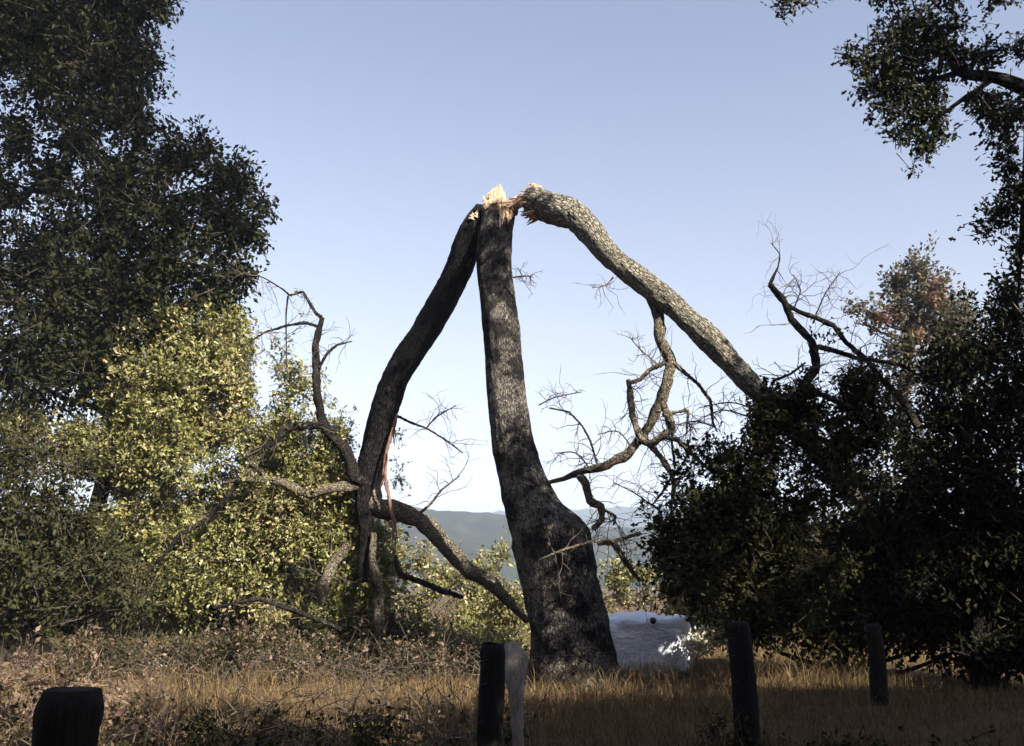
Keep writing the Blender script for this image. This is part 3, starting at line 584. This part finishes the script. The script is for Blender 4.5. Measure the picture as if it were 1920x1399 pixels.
f.build('dead_leaves', M_LRUST, bpy.data.objects['pale_tree'])
# shrubs in the middle distance
for px, Y, bl, lab in (
    (820, 22.5, [(740, 1080, 40), (790, 1060, 42), (850, 1090, 48), (770, 1130, 55), (850, 1150, 60), (900, 1120, 40), (800, 1190, 50), (760, 1190, 40), (720, 1040, 30), (720, 1150, 40), (870, 1200, 40), (820, 1110, 50), (900, 1075, 30)], 'rounded olive shrub under the slanting branch left of the broken trunk'),
    (930, 20.5, [(930, 1130, 42), (950, 1180, 44), (900, 1190, 46), (960, 1225, 34), (975, 1085, 22), (940, 1040, 24), (965, 1140, 30), (920, 1085, 34), (955, 1110, 30), (910, 1215, 34)], 'olive shrub touching the left side of the broken trunk'),
    (1250, 20.0, [(1150, 1085, 26), (1180, 1070, 30), (1230, 1075, 34), (1290, 1080, 40), (1350, 1090, 40), (1250, 1150, 40), (1150, 1150, 30), (1170, 1130, 34), (1220, 1125, 36), (1270, 1130, 40), (1330, 1140, 44), (1200, 1180, 40), (1300, 1190, 50), (1370, 1180, 40)], 'yellow green shrub rising behind the white wrapped bale'),
    (850, 18.8, [(760, 1170, 30), (800, 1190, 36), (850, 1205, 36), (900, 1205, 36), (730, 1190, 30), (940, 1215, 30), (780, 1220, 26), (870, 1225, 26)], 'low leafy green shrub at the foot of the slanting branch behind the middle fence post'),
    (430, 18.6, [(200, 1190, 40), (260, 1200, 40), (320, 1200, 40), (390, 1195, 40), (460, 1200, 40), (540, 1200, 40), (620, 1195, 44), (690, 1200, 40), (740, 1200, 36), (640, 1215, 24)], 'low brownish shrub beneath the sunlit fallen crown')):
    b = np.array([P(px, 1200, Y)[0], Y, 0]); b[2] = gz1(b[0], b[1])
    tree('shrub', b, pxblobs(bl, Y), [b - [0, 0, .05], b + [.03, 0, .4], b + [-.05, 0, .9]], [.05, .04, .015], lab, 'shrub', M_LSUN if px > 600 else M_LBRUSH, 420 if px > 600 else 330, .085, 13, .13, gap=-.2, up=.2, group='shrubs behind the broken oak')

# dark line of woodland at the back of the field
BLW = []
for k in range(150):
    px = rng.uniform(-150, 690) if k < 75 else rng.uniform(1290, 2080); py = rng.uniform(1000, 1165)
    BLW.append((P(px, py, rng.uniform(27, 36)), rng.uniform(.9, 1.5)))
f_, _w = MB(), MB(); foliage(f_, None, BLW, 60, .24, 11, .35); tag(f_.build('far_wood', M_LRIGHT), kind='stuff')

# unseen trees added round the viewpoint to cut skylight and shade the foreground
BLW = []
for k in range(460):
    a = R(rng.uniform(-195, 8)); rr = rng.uniform(11.5, 15); c = np.array([rr * 1.15 * math.cos(a), 3 + rr * math.sin(a), rng.uniform(.3, 12.3)]); BLW.append((c, rng.uniform(1.0, 1.6)))
f_, _w = MB(), MB(); foliage(f_, None, BLW, 22, .36, 11, .5, LEAF_A, lambda V: inframe(V, 320), gap=-9, stray=0)
for k in range(14):
    a = R(-190 + k * 15); b = np.array([13.2 * 1.15 * math.cos(a), 3 + 13.2 * math.sin(a), -.2]); seg = np.array([b, b + [0, 0, 10]])
    if not inframe(seg, 100).any(): tube(_w, [b, b + [.2, 0, 5], b + [0, .2, 11]], [.3, .22, .06], 10, .4)
wd = tag(f_.build('added_shade_trees', M_LRIGHT), kind='stuff'); _w.build('trunks', M_TREEBARK, wd)['kind'] = 'stuff'

# ------------------------------------------------------------------ big oaks just outside the frame on the right (they overhang it and shade the field)
OB = np.array([10.2, 12.6, gz1(10.2, 12.6)])
YO = 10.5
over = pxblobs([(1640, 70, 34), (1690, 55, 34), (1735, 45, 30), (1610, 110, 24), (1665, 115, 36), (1720, 110, 36), (1765, 80, 30), (1640, 165, 32), (1700, 170, 36), (1750, 160, 28), (1665, 205, 26), (1715, 215, 30), (1690, 250, 24), (1755, 215, 22), (1730, 262, 24), (1760, 245, 16), (1735, 285, 14), (1712, 312, 10),
   (1790, 45, 22), (1800, 110, 28), (1850, 100, 30), (1905, 80, 40), (1860, 40, 16), (1840, 195, 30), (1875, 210, 28), (1905, 215, 30), (1880, 260, 22), (1900, 310, 30), (1910, 360, 30), (1860, 405, 24), (1840, 430, 14), (1890, 395, 26), (1915, 460, 26), (1905, 520, 22), (1925, 580, 36), (1470, -6, 20), (1500, 4, 12), (1560, 4, 16), (1540, -20, 20), (1650, -50, 50), (1780, -60, 60), (1900, -40, 60), (1960, 60, 60), (1980, 200, 60), (1985, 350, 60), (1990, 500, 60)], YO)
# unseen crown masses added to cast shade: target point -> up the sun's ray, well outside the picture
SH = []
def shade(px, py, Y, r, t):
    SH.append((P(px, py, Y) + TOSUN * t, r))
g2 = np.random.default_rng(5)
for x, y, h in ((-1.6, 3.75, 1.0), (-1.6, 3.75, .5), (-.1, 6.8, 1.0), (-.1, 6.8, .6), (-1.55, 3.8, .8), (-1.6, 3.7, 1.15), (2.16, 9.4, 1.0), (2.16, 9.4, .5), (4.95, 13.6, .9), (4.95, 13.6, .4)): SH.append((np.array([x, y, h]) + TOSUN * g2.uniform(9.5, 12), .5))
for px in range(1270, 2060, 95):                     # right-hand thicket
    for py in range(740, 1260, 100):
        if px < 1420 and py < 900: continue
        if g2.uniform() < (.75 if px < 1560 else .95): shade(px + g2.normal(0, 20), py + g2.normal(0, 20), 15, .8, g2.uniform(9.5, 13))
for px in range(-100, 2000, 120):                    # field in the foreground
    for py in ((1345, 1375, 1420, 1480) if px < 960 else (1330, 1352, 1380, 1420, 1480)):
        if g2.uniform() < (.22 if px < 330 else .95):
            q = gpt(px + g2.normal(0, 25), py + g2.normal(0, 6)); SH.append((q + TOSUN * g2.uniform(10, 13.5), .8))
for px, py in [(866, 490), (850, 540), (822, 590), (800, 640), (770, 690), (745, 735), (728, 780)]:
    shade(px, py, DT + .9 + (py - 490) * .0045, .32, g2.uniform(11, 13))
for px, py in [(1330, 640), (1375, 690), (1420, 735), (1465, 780)]: shade(px, py, D0 - 1.1, .4, g2.uniform(10, 12))
for px, py in [(1035, 950), (1055, 965), (1030, 985), (1045, 1090), (1060, 1110), (1030, 1060), (1000, 1190), (1015, 1240), (1050, 1260), (1090, 1250), (975, 1010), (1010, 1080), (1050, 1130), (1085, 1060), (1110, 1150), (1000, 1130), (1020, 1220), (1080, 1200), (1060, 1280), (1010, 1270), (1130, 1220), (960, 950), (985, 870), (1040, 930), (1000, 960), (1060, 970), (1020, 1030), (1080, 1040), (1040, 1100), (1090, 1120), (1030, 1170), (1100, 1180), (1060, 1240), (1120, 1250), (990, 900)]: shade(px, py, D0 - .4, .3, g2.uniform(10, 12.5))
for px, py in [(930, 490), (935, 560), (940, 665), (920, 770), (930, 850), (985, 800)]: shade(px, py, D0 - .2, .13, g2.uniform(11, 12.5))
for px, py in [(1150, 1190), (1190, 1235), (1185, 1180), (1225, 1185), (1215, 1215), (1235, 1245)]: shade(px, py, 17, .26, g2.uniform(10, 12))
for px in range(-60, 470, 95):
    for py in range(-40, 600, 95):
        if px > 330 and py > 460: continue
        if g2.uniform() < .75: shade(px, py, YL, .6, g2.uniform(14, 17))
t = thing('overhanging_oak', OB, 'dark oak branch reaching in from the upper right edge against the sky', 'tree')
m = MB(); tpts = [OB - [0, 0, .2], OB + [-.1, 0, 2.5], OB + [.2, .2, 5], OB + [0, 0, 8], OB + [.2, .1, 11.5]]; trr = [.5, .42, .36, .28, .14]
tube(m, tpts, trr, 28, .1, .1, 66)
tp_, tr_ = spline(tpts, trr, .25)
arm, ar = pxpath([(2150, 330, YO + .1, 24), (2020, 230, YO, 18), (1925, 168, YO, 14), (1870, 147, YO, 11), (1800, 135, YO, 9), (1778, 100, YO, 7), (1762, 70, YO, 4), (1755, 45, YO, 2)])
arm = np.concatenate([[OB + [0, 0, 5.2]], arm]); ar = np.concatenate([[.24], ar])
tube(m, arm, ar, 14, .08, .15, 67)
for pth in ([(1800, 135, YO, 6), (1740, 150, YO, 5), (1690, 140, YO, 4), (1640, 110, YO, 2)], [(1860, 150, YO, 5), (1800, 190, YO, 4), (1750, 230, YO, 3), (1722, 290, YO, 1.5)], [(1930, 170, YO, 8), (1925, 280, YO, 6), (1918, 400, YO, 5), (1912, 500, YO, 4), (1910, 560, YO, 2)], [(1778, 100, YO, 4), (1740, 75, YO, 3), (1690, 60, YO, 2)]):
    p, r = pxpath(pth); tube(m, p, r, 8, .08, .15, 5)
for c, r in SH:
    k = int(np.argmin(np.linalg.norm((tp_ - c) * [1, 1, 1.6], axis=1))); a = tp_[k]
    mid = (a + c) / 2 + g2.normal(0, .25, 3)
    seg = np.array([a + (c - a) * s for s in np.linspace(.1, 1, 12)])
    if inframe(seg, 60).any() or inframe(mid[None], 60).any(): continue
    hit = False
    for q_, qr, qm in SUNLIT:
        e = seg - q_; tt = e @ TOSUN; hit |= bool((np.linalg.norm(e - tt[:, None] * TOSUN, axis=1) < qr + .3).any())
    if not hit and g2.uniform() < .35: tube(m, [a, mid, c], [.045, .028, .01], 5, .3)
m.build('trunk', M_TREEBARK, t, smooth=True)
f, w_ = MB(), MB()
foliage(f, w_, over, 900, .075, 12, .1, LEAF_B, gap=-.6)
foliage(f, None, SH, 60, .2, 10, .22, LEAF_A, lambda V: inframe(V, 320), gap=-9)
cr = f.build('crown', M_LOVER, t); tag(w_.build('twigs', M_TWIG, cr), kind='stuff')

# ------------------------------------------------------------------ fence
F0 = gpt(930, 1399)
posts = [(-1.6, 3.75, .115, 1.26, 0), (-.12, 6.8, .085, 1.18, 0), (2.1, 9.4, .11, 1.22, 0), (4.78, 13.6, .105, 1.02, 0), (8.2, 18.0, .1, 1.2, 0)]
fence = thing('wire_fence', (posts[1][0], posts[1][1], gz1(posts[1][0], posts[1][1])), 'old wire fence on dark weathered posts crossing the foreground grass', 'fence')
tops = []
for k, (x, y, r, h, _) in enumerate(posts):
    z = gz1(x, y); q = rng.normal(0, .015, 4)
    m = MB(); tube(m, [(x, y, z - .3), (x + q[0], y + q[1], z + h * .5), (x + q[2], y + q[3], z + h * .96), (x + q[2], y + q[3], z + h)], [r * 1.05, r, r * .95, r * .72], 22, .05, .1, 200 + k)
    o = m.build('post', M_POST, fence, smooth=True); tops.append(np.array([x, y, z]))
m = MB()
def wire(a, b, sag, r=.0022):
    n = 14; T = np.linspace(0, 1, n)[:, None]; L = a + (b - a) * T; L[:, 2] -= sag * 4 * (T * (1 - T))[:, 0]
    L += rng.normal(0, .006, L.shape); prisms(m, L[:-1], L[1:], r, r); return L
allp = [np.array([-4.3, 1.2, 0.0])] + tops
for a, b in zip(allp[:-2], allp[1:-1]):
    m = MB(); rows = []
    for h in (.12, .3, .5, .72, .95, 1.1):
        rows.append(wire(a + [0, 0, h], b + [0, 0, h], rng.uniform(.0, .05), .0014 if h > .9 else .001))
    L = np.linalg.norm(b - a)
    for s in np.arange(.15, L - .1, .3):
        t_ = s / L
        pts = np.array([[np.interp(t_, np.linspace(0, 1, 14), r_[:, c]) for c in range(3)] for r_ in rows])
        prisms(m, pts[:-1], pts[1:], .0009, .0009)
    m.build('wire_mesh', M_WIRE, fence)
# pale split rail leaning behind the middle post
q = np.array([P(950, 1208, 7.15), P(962, 1238, 7.1), P(966, 1270, 7.06), P(969, 1330, 7.0), P(972, 1420, 6.95)]); q2 = q[-1].copy(); q2[2] = gz1(q2[0], q2[1]) - .05
m = MB(); tube(m, list(q) + [q2], [.06, .095, .07, .04, .035, .03], 16, .04, .2, 55, True, .4)
z = gz1(q2[0], q2[1]); tag(m.build('split_rail', M_PALEWOOD, None, (q2[0], q2[1], z), smooth=True), 'pale grey split rail leaning upright against the dark middle fence post', 'rail')

# ------------------------------------------------------------------ white wrapped bale behind the trunk
YB = 17.3
c0 = P(1208, 1212, YB); gzb = gz1(c0[0], YB)
bale = thing('wrapped_bale', (c0[0], YB + .5, gzb), 'big boxy bundle wrapped in white sheeting behind the broken trunk', 'bale')
n, k = 64, 40
u = np.linspace(-np.pi, np.pi, n, endpoint=False); v = np.linspace(-np.pi / 2, np.pi / 2, k)
U, Vv = np.meshgrid(u, v)
sp = lambda a, e: np.sign(a) * np.abs(a) ** e
hw, hd, hh = 90 * mpp(1210, YB), .55, (P(1208, 1158, YB)[2] - gzb) / 2
X = hw * sp(np.cos(Vv), .3) * sp(np.cos(U), .35); Yy = hd * sp(np.cos(Vv), .3) * sp(np.sin(U), .4); Z = hh * sp(np.sin(Vv), .35)
V = np.stack([X.ravel(), Yy.ravel(), Z.ravel()], 1)
V[:, 0] *= 1 - .10 * (1 - (V[:, 2] / hh + 1) / 2)                       # narrower towards the ground
wr = fbm(V * [1, 1, 2.2], 2.2, 12, 4) * .07 + np.abs(noise(V @ np.array([[1, 0, .5], [0, 1, 0], [-.4, 0, 1]]), 4.5, 15)) * .13
V += unit(V / [hw, hd, hh]) * wr[:, None]
V += [c0[0], YB + .5, gzb + hh]
m = MB(); i, j = np.meshgrid(np.arange(k - 1), np.arange(n), indexing='ij'); j2 = (j + 1) % n
m.add(V, np.stack([i * n + j, i * n + j2, (i + 1) * n + j2, (i + 1) * n + j], -1).reshape(-1, 4))
m.build('sheeting', M_TARP, bale, smooth=True)
m = MB(); top = P(1224, 1164, YB + .02); tube(m, [top + [0, .1, .0], top + [0, -.05, .0], top + [0, -.1, -.02]], [.05, .055, .03], 16, .02, .05, 3)
m.build('cap', M_DARK, bale, smooth=True)
m = MB(); L = [P(1226, y, YB - .02 - .02 * (y > 1200)) for y in (1172, 1200, 1225, 1250)]; tube(m, L, [.008] * 4, 6, .06)
m.build('cord', M_DARK, bale, smooth=True)

# ------------------------------------------------------------------ ground clutter
q = gpt(300, 1254); m = MB()
u = np.linspace(0, 2 * np.pi, 16, endpoint=False)
S = [(np.cos(a) * r_, np.sin(a) * r_ * .7, h) for h, r_ in ((0, .14), (.05, .15), (.09, .11), (.12, .05)) for a in u]
V = np.array(S); V += fbm(V, 12, 4, 2)[:, None] * .02 * unit(V); V += q
m.add(V, [[a * 16 + b, a * 16 + (b + 1) % 16, a * 16 + 16 + (b + 1) % 16, a * 16 + 16 + b] for a in range(3) for b in range(16)]); m.add(V[48:], [[b, (b + 1) % 16, (b + 2) % 16] for b in range(0, 14, 1)])
tag(m.build('stone', M_ROCK, None, q, smooth=True), 'small white stone lying in the sunlit dry grass on the left', 'stone')
def stick(L, mat, lab, r, seed):
    pts = []
    for px, py, lift in L:
        a = gpt(px, py); a = a + [0, 0, r + lift]; pts.append(a)
    m = MB(); tube(m, pts, np.linspace(r, r * .5, len(pts)), 9, .06, .25, seed)
    b = pts[0].copy(); b[2] = gz1(b[0], b[1])
    return tag(m.build('fallen_branch', mat, None, b, smooth=True), lab, 'branch', 'broken branches lying in the grass')
stick([(430, 1252, .1), (470, 1250, .12), (500, 1252, .14), (535, 1247, .2)], M_PALEWOOD, 'thin pale stick lying in the grass right of the white stone', .022, 1)
stick([(546, 1262, 0), (560, 1258, .25), (568, 1256, .5), (574, 1255, .7)], M_PALEWOOD, 'pale stick standing up at a slant from the sunlit grass', .028, 2)
stick([(748, 1262, 0), (735, 1262, .12), (716, 1262, .25), (700, 1262, .42), (690, 1262, .5)], M_PALEWOOD, 'pale broken limb end leaning out of the brush onto the grass', .045, 3)
stick([(905, 1255, .28), (870, 1256, .27), (835, 1257, .26), (800, 1258, .22)], M_PALEWOOD, 'pale horizontal branch lying left of the middle fence post', .035, 4)
stick([(330, 1262, .0), (420, 1246, .02), (520, 1240, .03)], M_BRANCHDK, 'dark thin branch on the dry grass at the edge of the brush', .03, 5)
# tangle of thin dead stems under the fallen crown
A = []; B = []; r0 = []
for k in range(1500):
    px = rng.uniform(-20, 980); Y = rng.uniform(15.0, 18.5) if k < 1000 else rng.uniform(6.5, 13); p = P(px, 1200, Y); p[2] = gz1(p[0], Y) + rng.uniform(0, .35)
    d = unit(rng.normal(0, 1, 3) * [1, .6, .6] + [0, 0, .5]); L = rng.uniform(.2, .8)
    for e in range(4):
        A.append(p.copy()); p = p + d * L / 4; B.append(p.copy()); d = unit(d + rng.normal(0, .3, 3)); r0.append(rng.uniform(.003, .009) * (1 - e * .2))
m = MB(); prisms(m, A, B, np.array(r0), np.array(r0) * .7); tag(m.build('brushwood', M_TWIG), kind='stuff')
# weeds with dry leaves in front
def weeds(name, mat, blobs, dens, size, nleaf, spread):
    f, w_ = MB(), MB(); foliage(f, f, blobs, dens, size, nleaf, spread, LEAF_A, lambda V: V[:, 2] < gz(V[:, 0], V[:, 1]) + .01)
    return tag(f.build(name, mat), kind='stuff')
BL = []
for k in range(70):
    px = rng.uniform(-40, 330); Y = rng.uniform(7.5, 14); p = P(px, 1200, Y); hmax = .75 if px < 170 else .4; p[2] = gz1(p[0], Y) + rng.uniform(.05, hmax); BL.append((p, rng.uniform(.1, .24)))
for k in range(90):
    px = rng.uniform(-40, 900); Y = rng.uniform(6.2, 11); p = P(px, 1200, Y); p[2] = gz1(p[0], Y) + rng.uniform(.02, .25); BL.append((p, rng.uniform(.08, .18)))
BL2 = []
for k in range(110):
    px = rng.uniform(130, 700) if k < 90 else rng.uniform(700, 960); Y = rng.uniform(15.6, 18); p = P(px, 1200, Y); p[2] = gz1(p[0], Y) + rng.uniform(.02, .6); BL2.append((p, rng.uniform(.12, .34)))
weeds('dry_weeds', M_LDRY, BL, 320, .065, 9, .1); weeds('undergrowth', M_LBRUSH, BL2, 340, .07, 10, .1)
BL = []
for k in range(270):
    px = rng.uniform(-40, 1000) if k < 170 else rng.uniform(1300, 1900); Y = rng.uniform(6.2, 10); p = P(px, 1200, Y); p[2] = gz1(p[0], Y) + rng.uniform(.02, .28); BL.append((p, rng.uniform(.1, .2)))
weeds('green_weeds', M_LRIGHT, BL, 320, .06, 9, .1)
# pale sprig beside the bale
f, w_ = MB(), MB(); b = P(1304, 1240, 17.0); b[2] = gz1(b[0], 17.0)
sg = thing('pale_sprig', b, 'upright sprig with pale sunlit leaves beside the right end of the white bundle', 'plant')
m = MB(); prisms(m, [b, b + [.02, 0, .3]], [b + [.02, 0, .3], b + [0, 0, .65]], .008, .005); m.build('stem', M_TWIG, sg)
foliage(f, f, pxblobs([(1305, 1200, 18), (1312, 1215, 14), (1298, 1222, 10), (1318, 1180, 10), (1300, 1240, 8)], 17.0), 900, .08, 8, .06, LEAF_B); f.build('leaves', leafmat('pale_leaves', [(.4, .38, .3), (.6, .56, .48), (.3, .3, .16)], .3), sg)

# ------------------------------------------------------------------ grass
def grass(n, ymin, ymax, h0, h1, wd, clump):
    Y = np.sqrt(rng.uniform(ymin ** 2, ymax ** 2, n)); X = rng.uniform(-.62, .62, n) * Y
    q = np.stack([X, Y, 0 * X], 1); den = fbm(q, clump, 33, 2); k = rng.uniform(-.9, .5, n) < den; X, Y, den = X[k], Y[k], den[k]; n = len(X)
    Z = gz(X, Y); h = rng.uniform(h0, h1, n) * (.8 + .6 * np.clip(den, -.5, .8)); a = rng.uniform(0, 2 * np.pi, n)
    s = np.stack([np.cos(a), np.sin(a), 0 * a], 1); ln = rng.normal(0, .35, (n, 2)); lean = np.concatenate([ln, np.ones((n, 1))], 1)
    b = np.stack([X, Y, Z - .01], 1); w_ = (wd * rng.uniform(.5, 1.3, n))[:, None]
    V = np.zeros((n, 5, 3)); V[:, 0] = b - s * w_; V[:, 1] = b + s * w_
    md = b + lean * [.6, .6, 1] * (h * .55)[:, None]; V[:, 2] = md + s * w_ * .7; V[:, 3] = md - s * w_ * .7
    V[:, 4] = b + lean * [1.6, 1.6, 1] * h[:, None]
    o = np.arange(n)[:, None] * 5
    return V.reshape(-1, 3), o + np.array([[0, 1, 2, 3]]), o + np.array([[3, 2, 4]])
m = MB()
for args in ((90000, 5.5, 22, .08, .24, .005, .8), (14000, 5.5, 18, .2, .5, .004, .5), (25000, 20, 45, .15, .35, .012, .3)):
    V, f4, f3 = grass(*args); n0 = m.n; m.add(V, f4); m.F.setdefault(3, []).append(f3 + n0)
tag(m.build('dry_grass', M_GRASS), kind='stuff')

# ------------------------------------------------------------------ haze
m = MB(); x0, x1, y0, y1, z0, z1 = -2450, 2450, -330, 2450, -4, 130
V = [(x, y, z) for z in (z0, z1) for y in (y0, y1) for x in (x0, x1)]
m.add(V, [[0, 2, 3, 1], [4, 5, 7, 6], [0, 1, 5, 4], [2, 6, 7, 3], [0, 4, 6, 2], [1, 3, 7, 5]])
hm = bpy.data.materials.new('air'); hm.use_nodes = True; n_ = hm.node_tree.nodes; n_.clear()
vo = n_.new('ShaderNodeVolumePrincipled'); vo.inputs['Density'].default_value = .0004; vo.inputs['Color'].default_value = (.6, .74, 1, 1)
ou = n_.new('ShaderNodeOutputMaterial'); hm.node_tree.links.new(vo.outputs[0], ou.inputs['Volume'])
tag(m.build('haze', hm), kind='stuff')
